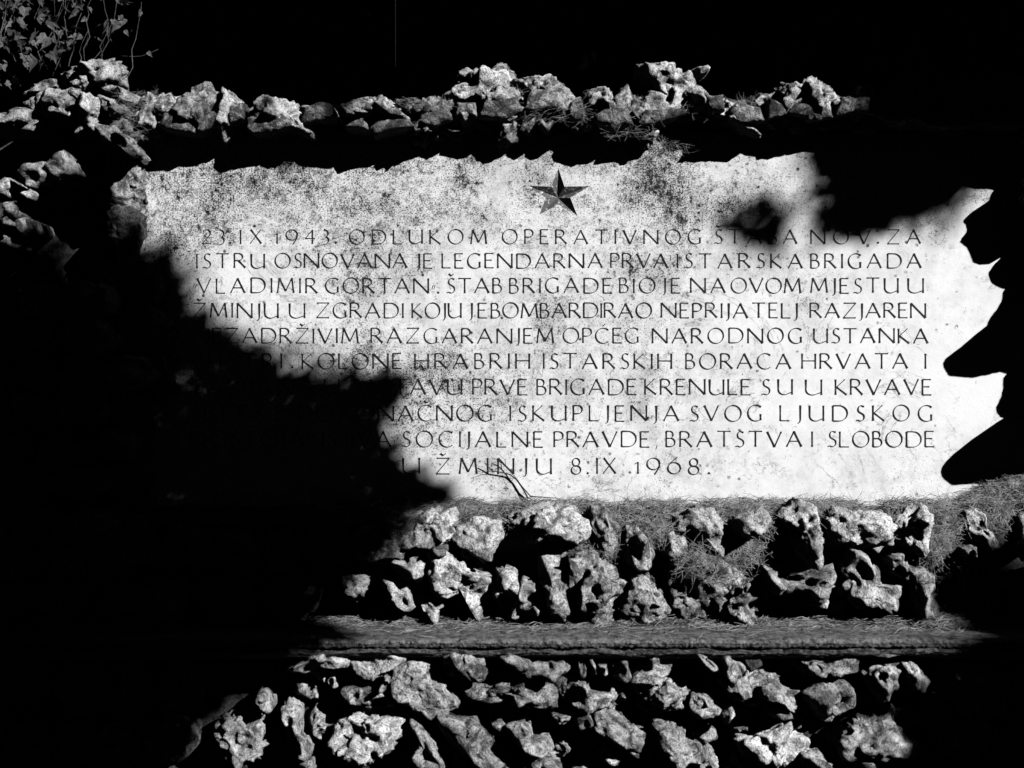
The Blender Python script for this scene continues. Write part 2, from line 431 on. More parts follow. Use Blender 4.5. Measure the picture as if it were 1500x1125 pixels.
# ---- stones read off the photograph.  (points, level, material)
BAND_A = [
 ([(565,770),(590,757),(616,752),(628,770),(618,798),(580,797)],4,'lichen'),
 ([(618,758),(640,745),(662,748),(667,775),(655,786),(635,797),(612,795),(608,775)],5,'pale'),
 ([(635,797),(657,794),(657,810),(637,812)],3,'mossy_shade'),
 ([(674,772),(700,759),(730,765),(733,785),(722,800),(718,817),(700,812),(680,800),(670,790)],5,'pale'),
 ([(757,752),(800,743),(835,744),(865,770),(860,782),(838,795),(820,785),(800,782),(787,791),(765,778),(748,775),(742,762)],5,'pale'),
 ([(575,815),(600,822),(625,808),(635,815),(622,840),(612,850),(590,840),(578,826)],4,'pale'),
 ([(508,842),(530,838),(544,845),(538,862),(522,882),(508,862)],4,'stone'),
 ([(555,841),(580,848),(598,860),(607,885),(602,893),(585,885),(572,870),(560,850)],4,'pale'),
 ([(636,812),(655,812),(675,830),(700,842),(716,845),(712,865),(704,885),(701,908),(696,905),(690,880),(675,872),(655,874),(640,868),(630,840)],5,'pale'),
 ([(727,835),(740,830),(755,838),(760,860),(755,880),(745,897),(735,890),(725,865)],4,'pale'),
 ([(620,868),(635,885),(643,893),(640,912),(622,905),(617,880)],4,'stone'),
 ([(765,850),(785,858),(800,870),(790,895),(770,905),(750,903),(755,885)],4,'pale'),
 ([(793,814),(828,813),(826,833),(832,850),(830,870),(833,890),(825,902),(805,897),(798,870),(792,845)],5,'stone'),
 ([(835,812),(872,815),(885,825),(912,838),(924,855),(918,870),(900,885),(888,900),(868,905),(850,895),(838,875),(833,850)],5,'lichen'),
 ([(868,745),(885,748),(905,765),(905,790),(895,812),(880,812),(872,790),(866,765)],5,'lichen'),
 ([(915,770),(930,765),(945,785),(952,800),(952,825),(935,830),(918,815),(915,790)],5,'stone'),
 ([(965,778),(985,768),(1000,790),(1000,808),(985,818),(970,805)],4,'stone'),
 ([(984,757),(1010,750),(1040,748),(1052,765),(1055,795),(1050,808),(1030,788),(1005,780),(986,772)],5,'pale'),
 ([(925,850),(950,845),(960,870),(975,890),(968,900),(940,907),(915,905),(912,885)],5,'stone'),
 ([(985,832),(1020,810),(1045,808),(1070,820),(1080,840),(1060,850),(1045,870),(1025,890),(1005,898),(985,880),(980,855)],5,'lichen'),
 ([(1062,842),(1090,842),(1110,855),(1112,870),(1100,880),(1102,900),(1095,911),(1055,909),(1045,890),(1052,865)],5,'lichen'),
 ([(1072,757),(1095,752),(1115,744),(1122,755),(1128,765),(1115,778),(1098,785),(1078,778)],4,'pale'),
 ([(1114,826),(1135,833),(1152,845),(1145,860),(1135,868),(1120,855)],4,'stone'),
 ([(1145,847),(1165,850),(1200,838),(1215,828),(1210,850),(1206,872),(1195,877),(1170,864),(1148,870)],4,'stone'),
 ([(1140,757),(1165,735),(1185,745),(1192,765),(1195,790),(1190,828),(1180,822),(1163,800),(1155,775)],5,'pale'),
 ([(1213,762),(1225,745),(1260,752),(1290,754),(1300,770),(1297,795),(1280,802),(1262,795),(1245,803),(1230,795),(1220,780)],5,'pale'),
 ([(1232,830),(1250,812),(1265,818),(1282,842),(1292,860),(1308,858),(1315,855),(1308,885),(1292,889),(1278,880),(1255,885),(1236,865)],5,'stone'),
 ([(1303,765),(1325,748),(1345,742),(1357,755),(1358,775),(1350,790),(1345,812),(1330,800),(1310,788)],5,'pale'),
 ([(1295,815),(1318,810),(1328,835),(1325,845),(1303,838)],4,'stone'),
 ([(1330,832),(1348,832),(1362,848),(1362,865),(1372,870),(1375,890),(1355,905),(1342,905),(1340,880),(1332,855)],4,'stone'),
 ([(1412,755),(1425,742),(1438,755),(1446,775),(1455,790),(1457,808),(1445,806),(1432,792),(1415,775)],5,'pale'),
 ([(1398,800),(1415,795),(1417,812),(1404,819)],3,'stone'),
 ([(1482,758),(1510,750),(1530,775),(1515,808),(1492,815),(1483,797)],4,'pale'),
]
BAND_B = [
 ([(422,980),(445,965),(470,952),(500,950),(512,960),(505,975),(490,968),(478,972),(475,992),(455,984)],5,'pale'),
 ([(515,960),(540,948),(575,948),(593,962),(580,975),(562,982),(548,992),(535,990),(520,978)],5,'pale'),
 ([(378,1013),(390,1013),(400,1033),(398,1040),(386,1030)],3,'stone'),
 ([(322,1063),(345,1050),(360,1055),(375,1060),(384,1066),(382,1090),(388,1092),(378,1108),(350,1115),(338,1110),(330,1090)],5,'pale'),
 ([(416,1033),(430,1025),(441,1035),(438,1055),(441,1070),(430,1088),(423,1095),(425,1065),(421,1045)],4,'stone'),
 ([(440,1075),(450,1083),(457,1095),(453,1112),(440,1106),(437,1090)],4,'stone'),
 ([(443,1112),(462,1106),(467,1125),(467,1150),(438,1145)],4,'lichen'),
 ([(500,1012),(515,1006),(550,1008),(560,1018),(540,1030),(512,1031)],4,'lichen'),
 ([(500,1062),(525,1050),(545,1052),(565,1055),(582,1058),(580,1077),(570,1092),(555,1102),(535,1110),(515,1102),(497,1097),(491,1085)],5,'pale'),
 ([(583,980),(600,960),(615,955),(630,965),(642,990),(650,1008),(666,1025),(661,1038),(640,1048),(625,1044),(605,1030),(580,1020),(574,1003)],5,'pale'),
 ([(562,985),(575,985),(573,1003),(559,1006)],3,'stone'),
 ([(648,960),(665,950),(690,955),(708,962),(711,978),(702,992),(680,989),(658,980)],5,'lichen'),
 ([(728,952),(745,948),(775,958),(777,968),(765,980),(745,969)],4,'stone'),
 ([(686,1000),(705,1002),(740,993),(770,990),(790,1000),(809,1002),(807,1030),(790,1034),(750,1026),(710,1025),(692,1021)],5,'lichen'),
 ([(775,968),(790,963),(812,965),(826,960),(835,970),(830,982),(812,993),(795,985),(775,985)],4,'lichen'),
 ([(816,998),(835,990),(855,995),(867,1008),(882,1008),(901,1010),(896,1023),(872,1031),(862,1037),(845,1026),(830,1021),(818,1010)],5,'stone'),
 ([(846,960),(855,957),(857,986),(849,986)],3,'lichen'),
 ([(860,957),(867,954),(873,985),(864,986)],3,'stone'),
 ([(874,970),(888,968),(890,982),(878,984)],3,'stone'),
 ([(897,970),(918,964),(922,985),(912,996),(899,990)],4,'stone'),
 ([(938,968),(960,959),(986,961),(986,975),(970,991),(955,1004),(935,1001),(926,990)],5,'stone'),
 ([(973,991),(988,999),(1008,1013),(992,1031),(970,1036),(953,1021),(942,1018),(958,1001)],5,'stone'),
 ([(1047,955),(1075,948),(1087,965),(1083,981),(1065,986),(1050,978)],4,'stone'),
 ([(1008,945),(1030,955),(1047,972),(1038,977),(1018,960)],4,'pale'),
 ([(1088,960),(1108,955),(1112,970),(1095,981)],3,'mossy_shade'),
 ([(1058,992),(1080,983),(1105,977),(1137,991),(1115,1001),(1095,1016),(1085,1022),(1075,1016),(1056,1003)],5,'stone'),
 ([(1113,1001),(1135,999),(1150,1009),(1169,1009),(1166,1030),(1158,1037),(1140,1024),(1116,1020)],4,'stone'),
 ([(1120,1030),(1150,1034),(1153,1043),(1140,1046),(1120,1041)],3,'lichen'),
 ([(1010,1014),(1030,1020),(1053,1035),(1042,1047),(1023,1047),(1012,1035)],4,'stone'),
 ([(1056,1045),(1070,1033),(1073,1042),(1060,1058)],3,'pale'),
 ([(1169,964),(1205,958),(1228,950),(1246,960),(1253,976),(1240,982),(1222,986),(1190,986),(1182,976)],5,'stone'),
 ([(1173,1010),(1208,994),(1235,999),(1245,1014),(1244,1032),(1225,1039),(1195,1040),(1178,1022)],5,'lichen'),
 ([(1263,984),(1290,969),(1313,966),(1321,985),(1311,1001),(1296,1020),(1289,1022),(1278,1001)],5,'pale'),
 ([(1311,964),(1335,969),(1346,985),(1359,995),(1346,1009),(1333,1006),(1326,988)],4,'pale'),
 ([(1382,953),(1395,969),(1409,978),(1406,992),(1400,1007),(1391,996),(1383,980)],4,'pale'),
 ([(1250,948),(1290,944),(1320,946),(1318,957),(1255,959)],3,'mossy_shade'),
 ([(600,1055),(612,1059),(630,1070),(636,1085),(641,1100),(652,1115),(645,1124),(620,1116),(608,1102),(618,1090)],5,'stone'),
 ([(648,1048),(670,1053),(700,1060),(719,1075),(721,1095),(735,1104),(762,1112),(755,1135),(700,1135),(672,1112),(663,1090),(652,1070)],5,'lichen'),
 ([(743,1061),(765,1056),(777,1064),(781,1075),(801,1074),(809,1090),(795,1099),(770,1093),(753,1086)],5,'stone'),
 ([(765,1105),(790,1100),(808,1108),(822,1128),(800,1140),(770,1135)],4,'lichen'),
 ([(805,1042),(835,1045),(828,1056),(813,1053)],3,'lichen'),
 ([(840,1048),(862,1045),(868,1060),(852,1068)],3,'mossy_shade'),
 ([(872,1034),(895,1041),(915,1056),(930,1069),(952,1073),(957,1090),(951,1112),(930,1107),(908,1092),(885,1077),(870,1066)],5,'stone'),
 ([(958,1061),(985,1064),(1003,1069),(1006,1084),(1023,1089),(1026,1108),(1010,1113),(990,1119),(973,1111),(964,1085)],5,'lichen'),
 ([(1018,1111),(1040,1097),(1049,1110),(1046,1138),(1013,1138)],4,'pale'),
 ([(1079,1079),(1110,1072),(1150,1058),(1158,1074),(1177,1085),(1176,1100),(1160,1112),(1145,1121),(1115,1111),(1092,1100)],5,'pale'),
 ([(1229,1080),(1245,1064),(1290,1051),(1313,1061),(1318,1077),(1334,1084),(1326,1096),(1295,1107),(1280,1101),(1240,1107),(1231,1092)],5,'pale'),
 ([(1172,1102),(1195,1102),(1212,1120),(1207,1140),(1178,1140)],4,'stone'),
 ([(1260,1115),(1280,1112),(1282,1130),(1258,1132)],3,'lichen'),
]
TOP = [  # points, outline depth, front depth, level, material
 ([(93,110),(120,103),(140,98),(172,98),(175,122),(160,131),(140,132),(108,128)],.02,.11,5,'pale'),
 ([(38,140),(60,127),(85,119),(92,130),(65,141),(45,152)],.02,.09,4,'lichen'),
 ([(-14,176),(30,160),(50,166),(56,180),(40,190),(10,191),(-16,192)],.11,.17,4,'stone'),
 ([(42,152),(85,134),(117,136),(121,155),(100,166),(75,163),(57,170)],.11,.18,5,'stone'),
 ([(110,136),(147,148),(152,175),(146,192),(118,197),(111,170)],.10,.19,5,'pale'),
 ([(140,186),(168,188),(196,208),(204,226),(198,233),(180,216),(150,206)],.10,.18,5,'lichen'),
 ([(150,132),(165,127),(190,134),(214,148),(208,157),(185,152),(168,141)],.03,.10,4,'stone'),
 ([(151,144),(170,149),(191,165),(188,174),(165,172),(151,160)],.08,.15,4,'lichen'),
 ([(160,180),(185,176),(205,186),(208,202),(190,205),(168,196)],.06,.12,4,'mossy_shade'),
 ([(200,165),(215,150),(240,145),(263,149),(263,165),(247,180),(240,196),(215,197),(197,189)],.03,.11,5,'stone'),
 ([(262,172),(285,134),(305,132),(322,145),(326,165),(320,200),(300,196),(285,186),(270,186)],.02,.10,5,'lichen'),
 ([(320,144),(332,137),(353,154),(361,175),(345,195),(331,214),(318,200),(322,165)],.02,.10,5,'stone'),
 ([(379,162),(395,151),(430,154),(441,170),(463,204),(445,199),(415,191),(390,182)],.03,.11,5,'pale'),
 ([(360,168),(380,158),(392,180),(376,200),(362,195)],-.02,.05,4,'lichen'),
 ([(440,165),(470,160),(505,165),(506,190),(470,200),(455,190)],-.04,.03,4,'lichen'),
 ([(503,165),(530,154),(560,147),(592,164),(612,180),(600,187),(575,182),(545,181),(513,180)],.03,.11,5,'stone'),
 ([(585,151),(640,151),(666,160),(681,185),(678,204),(660,199),(640,191),(625,206),(609,202),(603,175)],.02,.10,5,'lichen'),
 ([(658,142),(700,114),(735,104),(742,125),(716,146),(700,152),(680,163),(664,152)],-.02,.07,5,'pale'),
 ([(711,150),(735,139),(767,149),(771,170),(757,195),(742,213),(727,209),(735,188),(714,172)],.0,.10,5,'pale'),
 ([(664,160),(697,165),(692,185),(680,190),(667,173)],.02,.08,4,'stone'),
 ([(757,120),(785,124),(812,124),(832,142),(826,156),(800,157),(765,162),(754,140)],-.02,.06,5,'lichen'),
 ([(785,155),(812,164),(810,180),(800,197),(787,180)],.02,.07,4,'lichen'),
 ([(825,150),(850,146),(862,160),(858,182),(838,188),(826,172)],-.01,.05,4,'mossy_shade'),
 ([(855,144),(885,137),(895,160),(892,186),(875,180),(857,166)],.0,.10,5,'stone'),
 ([(895,150),(918,128),(922,150),(925,170),(915,206),(896,207),(892,180)],-.01,.06,4,'lichen'),
 ([(921,165),(945,159),(957,175),(960,196),(947,213),(934,209),(934,185),(920,172)],.02,.09,5,'stone'),
 ([(934,100),(950,104),(980,104),(1002,120),(1017,130),(1012,141),(985,151),(955,141),(937,120)],-.03,.06,5,'pale'),
 ([(960,150),(1000,150),(1012,165),(1005,190),(975,195),(958,180)],-.02,.03,4,'mossy_shade'),
 ([(1011,141),(1023,139),(1037,155),(1027,167),(1011,162)],.02,.08,4,'pale'),
 ([(1044,154),(1060,148),(1082,165),(1096,185),(1111,199),(1090,192),(1068,179),(1049,172)],.04,.10,5,'pale'),
 ([(1090,150),(1125,145),(1130,165),(1118,178),(1098,172)],-.02,.04,4,'mossy_shade'),
 ([(1123,145),(1155,130),(1188,127),(1212,139),(1233,155),(1230,180),(1205,185),(1185,190),(1160,184),(1135,183),(1127,160)],.02,.10,5,'stone'),
 ([(1008,108),(1018,101),(1036,99),(1037,105),(1022,112)],-.10,-.06,3,'pale'),
 # left of the slab
 ([(162,226),(185,222),(200,240),(209,262),(206,290),(195,308),(175,300),(163,270)],.03,.075,5,'lichen'),
 ([(165,300),(188,302),(203,318),(202,345),(196,368),(168,360),(160,330)],.04,.08,5,'mossy_shade'),
 ([(86,228),(95,222),(108,240),(114,252),(100,262),(78,262),(70,245)],.12,.17,4,'lichen'),
 ([(30,258),(45,245),(68,240),(78,254),(68,268),(50,275),(38,272)],.12,.17,4,'lichen'),
 ([(34,285),(46,276),(54,284),(46,293)],.12,.15,3,'stone'),
 ([(4,270),(14,262),(20,272),(14,288),(4,286)],.11,.15,3,'stone'),
 ([(10,300),(24,294),(29,306),(24,320),(12,318)],.11,.15,3,'lichen'),
 ([(3,322),(16,317),(20,330),(6,334)],.11,.15,3,'stone'),
 ([(28,322),(40,318),(44,334),(32,345)],.11,.15,3,'lichen'),
 ([(8,345),(20,349),(16,362),(6,358)],.11,.15,3,'stone'),
]
seed = 11
for P, lv, mt in BAND_A:
    seed += 1; r = random.Random(seed)
    rock(P, .105 + r.uniform(-.01, .02), .185 + r.uniform(-.025, .03), .0, seed, lv, mt, wall)
for P, lv, mt in BAND_B:
    seed += 1; r = random.Random(seed)
    top = min(p[1] for p in P) < 975
    rock(P, .235 + r.uniform(-.01, .015), .305 + r.uniform(-.02, .02), .10, seed, lv, mt, wall)
for P, d0, d1, lv, mt in TOP:
    seed += 1
    if max(p[1] for p in P) < 205 and min(p[0] for p in P) > 190: d1 += .02
    rock(P, d0, d1, min(d0, 0) - .12, seed, lv, mt, wall, grow=1.12, rough=1.25 if lv == 5 else 1.)

# coping stones whose undersides throw the ragged shadow along the top of the slab (outline = that shadow)
CURVE = [[(190,236),(205,241),(217,243),(233,246),(247,247),(250,205),(195,205)],
 [(247,247),(258,244),(267,240),(278,235),(287,233),(293,235),(293,195),(247,200)],
 [(293,235),(300,232),(310,229),(317,228),(319,195),(290,190)],
 [(319,225),(320,240),(328,248),(340,247),(353,246),(372,240),(393,235),(393,185),(330,185)],
 [(393,235),(407,233),(420,229),(433,226),(447,225),(452,200),(430,185),(393,185)],
 [(449,226),(453,228),(460,240),(478,240),(493,242),(495,200),(455,200)],
 [(493,240),(500,251),(517,245),(540,240),(560,237),(562,190),(500,190)],
 [(560,237),(575,237),(590,237),(597,232),(613,228),(613,190),(562,190)],
 [(613,228),(623,221),(635,221),(647,223),(650,185),(613,185)],
 [(647,223),(668,225),(687,227),(700,220),(713,215),(712,180),(650,180)],
 [(713,215),(745,213),(777,214),(777,180),(713,180)],
 [(777,214),(777,223),(787,229),(795,227),(800,222),(800,185),(777,185)],
 [(812,222),(820,232),(832,238),(843,243),(858,235),(873,237),(873,195),(822,185)],
 [(873,237),(890,235),(907,233),(923,227),(940,220),(947,213),(940,185),(875,195)],
 [(960,211),(980,214),(1000,216),(1004,200),(990,180),(960,185)],
 [(1004,217),(1009,229),(1025,233),(1040,231),(1057,229),(1058,195),(1010,190)],
 [(1057,229),(1075,223),(1088,219),(1088,185),(1058,190)],
 [(1088,219),(1102,222),(1115,224),(1116,230),(1128,230),(1154,224),(1152,190),(1090,190)],
 [(1154,224),(1172,221),(1190,218),(1215,220),(1215,185),(1154,188)],
 [(1215,220),(1240,232),(1275,228),(1290,236),(1300,190),(1215,188)],
 [(1290,236),(1330,240),(1370,232),(1372,195),(1300,190)],
 [(1370,232),(1400,240),(1430,236),(1440,200),(1372,195)]]
for P in CURVE:
    seed += 1
    r = random.Random(seed); yb = max(p[1] for p in P); k = [p for p in P if p[1] > 212]
    tops = [p for p in P if p[1] <= 212]; cxm = sum(p[0] for p in P) / len(P)
    P = [p if p[1] > 212 else (cxm + (p[0] - cxm) * .7, yb - 27 + r.uniform(-7, 4)) for p in P]
    rock(P, .080, .100, -.10, seed, 5, 'mossy_shade', wall, facets=0, rough=.42, qspace=True, pits=.5)  # darkest stone material paints shade onto the fronts of this lip
# craggy body of the wall top between the larger stones, and smaller stones wedged deep in the joints
for (cx_, cy_, w_, h_, d0, d1, mt) in ((232, 172, 60, 42, .0, .07, 'lichen'), (272, 178, 50, 36, .01, .08, 'stone'), (350, 180, 46, 40, -.03, .04, 'lichen'), (410, 178, 60, 36, .0, .06, 'stone'),
        (545, 170, 70, 40, .01, .09, 'stone'), (600, 178, 56, 42, .01, .08, 'stone'), (646, 176, 56, 46, .01, .085, 'lichen'), (690, 160, 56, 56, .0, .08, 'stone'), (735, 165, 60, 60, .01, .09, 'stone'),
        (775, 172, 56, 46, .0, .07, 'stone'), (815, 160, 60, 52, .0, .075, 'stone'), (850, 172, 50, 46, .0, .07, 'stone'), (882, 168, 52, 50, .01, .09, 'stone'), (920, 172, 46, 54, .0, .075, 'lichen'),
        (952, 165, 50, 56, .0, .07, 'stone'), (985, 158, 54, 60, -.02, .05, 'stone'), (1018, 155, 46, 44, -.01, .05, 'stone'), (1050, 168, 50, 36, .0, .06, 'stone'), (1085, 172, 60, 40, .0, .06, 'lichen'),
        (1122, 164, 50, 40, .0, .07, 'lichen'), (1160, 158, 62, 52, .02, .10, 'stone'), (1200, 160, 60, 50, .02, .10, 'stone'), (1236, 165, 46, 44, .02, .08, 'lichen'),
        (700, 128, 52, 40, -.06, .03, 'stone'), (735, 120, 40, 34, -.08, .02, 'lichen'), (790, 135, 60, 34, -.05, .03, 'stone'), (965, 128, 66, 44, -.05, .04, 'stone'), (998, 128, 36, 34, -.04, .03, 'stone')):
    seed += 1; rr = random.Random(seed); P = []
    for i in range(9):
        an = 2 * math.pi * i / 9 + rr.uniform(-.2, .2); q = rr.uniform(.8, 1.12)
        P.append((cx_ + math.cos(an) * w_ * .5 * q, cy_ - math.sin(an) * h_ * .5 * q))
    rock(P, d0, d1, -.15, seed, 5, mt, wall, rough=1.5, facets=4)
def wedge(x0, x1, y0, y1, n, d0, d1):
    global seed
    for _ in range(n):
        seed += 1; rr = random.Random(seed); cx_, cy_ = rr.uniform(x0, x1), rr.uniform(y0, y1); w_, h_ = rr.uniform(22, 46), rr.uniform(18, 34); P = []
        for i in range(7):
            an = 2 * math.pi * i / 7 + rr.uniform(-.3, .3); q = rr.uniform(.75, 1.15)
            P.append((cx_ + math.cos(an) * w_ * .5 * q, cy_ - math.sin(an) * h_ * .5 * q))
        o = rock(P, d0, d1 + rr.uniform(-.02, .01), .0, seed, 4, 'lichen', None)
        me = o.data; co = np.empty(len(me.vertices) * 3, np.float32); me.vertices.foreach_get('co', co)
        fi = np.empty(len(me.polygons) * 3, np.int32); me.polygons.foreach_get('vertices', fi)
        WV.append(co.reshape(-1, 3)); WF.append(fi.reshape(-1, 3) + WN[0]); WN[0] += len(me.vertices)
        bpy.data.objects.remove(o); bpy.data.meshes.remove(me)
WV, WF, WN = [], [], [0]
wedge(560, 1400, 775, 905, 30, .085, .135)
wedge(430, 1390, 962, 1125, 70, .18, .25)
o = mesh('wedged_rubble', np.concatenate(WV), np.concatenate(WF), M['lichen'], wall); o['kind'] = 'stuff'
# stones at the right end of the slab; their shadows make the ragged black fingers
RIGHT = [[(1415,266),(1428,271),(1460,273),(1485,278),(1485,225),(1430,230)],
 [(1462,272),(1453,290),(1417,317),(1423,334),(1412,346),(1428,368),(1442,376),(1473,371),(1535,370),(1540,285)],
 [(1473,370),(1453,393),(1459,407),(1478,416),(1530,420),(1535,370)],
 [(1478,416),(1475,433),(1457,460),(1452,471),(1456,480),(1464,483),(1520,487),(1530,418)],
 [(1464,483),(1427,492),(1415,500),(1401,519),(1391,521),(1387,528),(1396,545),(1433,548),(1473,540),(1520,547),(1528,486)],
 [(1480,543),(1475,573),(1464,591),(1471,607),(1496,609),(1540,607),(1535,545)],
 [(1500,624),(1433,645),(1396,664),(1380,683),(1387,699),(1400,706),(1470,703),(1545,690),(1545,612)]]
for q, P in enumerate(RIGHT):
    seed += 1; dr = .10 if q < 3 else .15
    rock(P, dr, dr + .025, -.05, seed, 5, 'stone', wall, facets=0, rough=.25, qspace=True, pits=.6)

# stones in the deep shade: irregular courses either side and below
def filler(x0, x1, y0, y1, d0, d1, n_rows, wpx, avoid, matl):
    global seed
    rows = n_rows; h = (y1 - y0) / rows
    for r in range(rows):
        x = x0 + random.Random(seed).uniform(-.4, 0) * wpx
        while x < x1:
            seed += 1; rr = random.Random(seed)
            w = wpx * rr.uniform(.7, 1.35); cxp, cyp = x + w / 2, y0 + (r + .5) * h + rr.uniform(-.12, .12) * h
            x += w
            if any(a <= cxp <= b and c <= cyp <= d for a, b, c, d in avoid) or not (-40 < cxp < 1560 and cyp < 1150): continue
            k = rr.randint(6, 8); P = []
            for i in range(k):
                an = 2 * math.pi * i / k + rr.uniform(-.25, .25)
                P.append((cxp + math.cos(an) * w * .47 * rr.uniform(.85, 1.05), cyp - math.sin(an) * h * .46 * rr.uniform(.85, 1.05)))
            rock(P, d0 + rr.uniform(-.015, .015), d1 + rr.uniform(-.02, .02), d0 - .13, seed, 3, rr.choice(matl), wall)
filler(-120, 160, 408, 960, .11, .18, 10, 80, [], ['stone', 'lichen'])
filler(-120, 560, 765, 912, .105, .17, 2, 75, [(500, 600, 800, 912), (-120, 160, 0, 960)], ['stone', 'lichen'])
filler(160, 200, 380, 740, .03, .07, 5, 50, [], ['lichen', 'mossy_shade'])
filler(-120, 410, 962, 1200, .22, .29, 3, 85, [(310, 600, 1000, 1150), (365, 600, 900, 1060)], ['stone', 'lichen'])
filler(1380, 1640, 962, 1200, .22, .29, 3, 85, [(1375, 1412, 940, 1010)], ['stone', 'lichen'])
filler(1395, 1640, 830, 912, .105, .16, 1, 80, [], ['stone', 'lichen'])
filler(1240, 1640, 118, 200, .02, .09, 1, 75, [], ['stone', 'lichen'])
filler(1545, 1700, 220, 760, .08, .15, 6, 80, [], ['stone', 'lichen'])

# ------------------------------------------------------------------ the plaque
plaque = thing('memorial_plaque', 'large pale marble slab with carved star and ten lines of lettering in the wall', 'memorial plaque')
STAR = [(818, 247), (827, 273.4), (864, 272.5), (835.5, 289.6), (846, 317), (818, 299.5), (790, 314.5), (799.5, 289.6), (772.5, 272), (807.5, 273.4)]
def slab():
    x0, x1 = W(172, 0)[0], W(1560, 0)[0]; z0, z1 = W(0, 752)[2], W(0, 196)[2]
    outer = [Vector((x0, 0, z0)), Vector((x1, 0, z0)), Vector((x1, 0, z1)), Vector((x0, 0, z1))]
    st = [Vector(W(*p)) for p in STAR]
    tri = tessellate_polygon([[Vector((p.x, p.z, 0)) for p in outer], [Vector((p.x, p.z, 0)) for p in st[::-1]]])
    pts = outer + st[::-1]; nf = len(pts); V = [p for p in pts]; F = [tuple(t) for t in tri]
    # make the face point at the viewer
    F2 = []
    for t in F:
        a, b, c = (V[i] for i in t)
        F2.append(t if (b - a).cross(c - a).y < 0 else t[::-1])
    k = len(V); V += [Vector((p.x, .06, p.z)) for p in outer]
    for i in range(4):
        j = (i + 1) % 4; F2.append((i, k + i, k + j, j))
    return mesh('slab', V, F2, M['plaque'], plaque)
slab()
V = [Vector(W(*p)) for p in STAR] + [Vector((W(817.5, 288)[0], .021, W(817.5, 288)[2]))]
st = mesh('carved_star', V, [(i, 10, (i + 1) % 10) for i in range(10)], M['star'], plaque)
st['label'] = 'five-pointed star cut into the marble, its dark paint flaking'

# lettering: thin humanist capitals as strokes, cap height = 1
def arc(cx, cy, rx, ry, a0, a1, n=16):
    return [(cx + rx * math.cos(math.radians(a0 + (a1 - a0) * i / n)), cy + ry * math.sin(math.radians(a0 + (a1 - a0) * i / n))) for i in range(n + 1)]
def bowl(x, y0, y1, r, x0=0.):
    c = (y0 + y1) / 2; return [(x0, y1), (x, y1)] + arc(x, c, r, (y1 - y0) / 2, 90, -90, 12)[1:] + [(x0, y0)]
O = [arc(.53, .5, .52, .52, 95, 455, 28)]
Cc = [arc(.52, .5, .51, .52, 48, 312, 20)]
G_ = [arc(.52, .5, .51, .52, 48, 300, 20) + [(.84, .08)], [(.84, .04), (.84, .44)]]
Sg = [[(.50, .93)] + arc(.30, .76, .19, .24, 60, 225, 9) + arc(.27, .25, .24, .25, 50, -130, 10)[0:] + [(-.02, .02)]]
Zz = [[(.03, 1), (.84, 1)], [(.84, 1), (.0, 0)], [(.0, 0), (.84, 0)]]
car = lambda x: [[(x - .17, 1.30), (x, 1.17)], [(x, 1.17), (x + .17, 1.30)]]
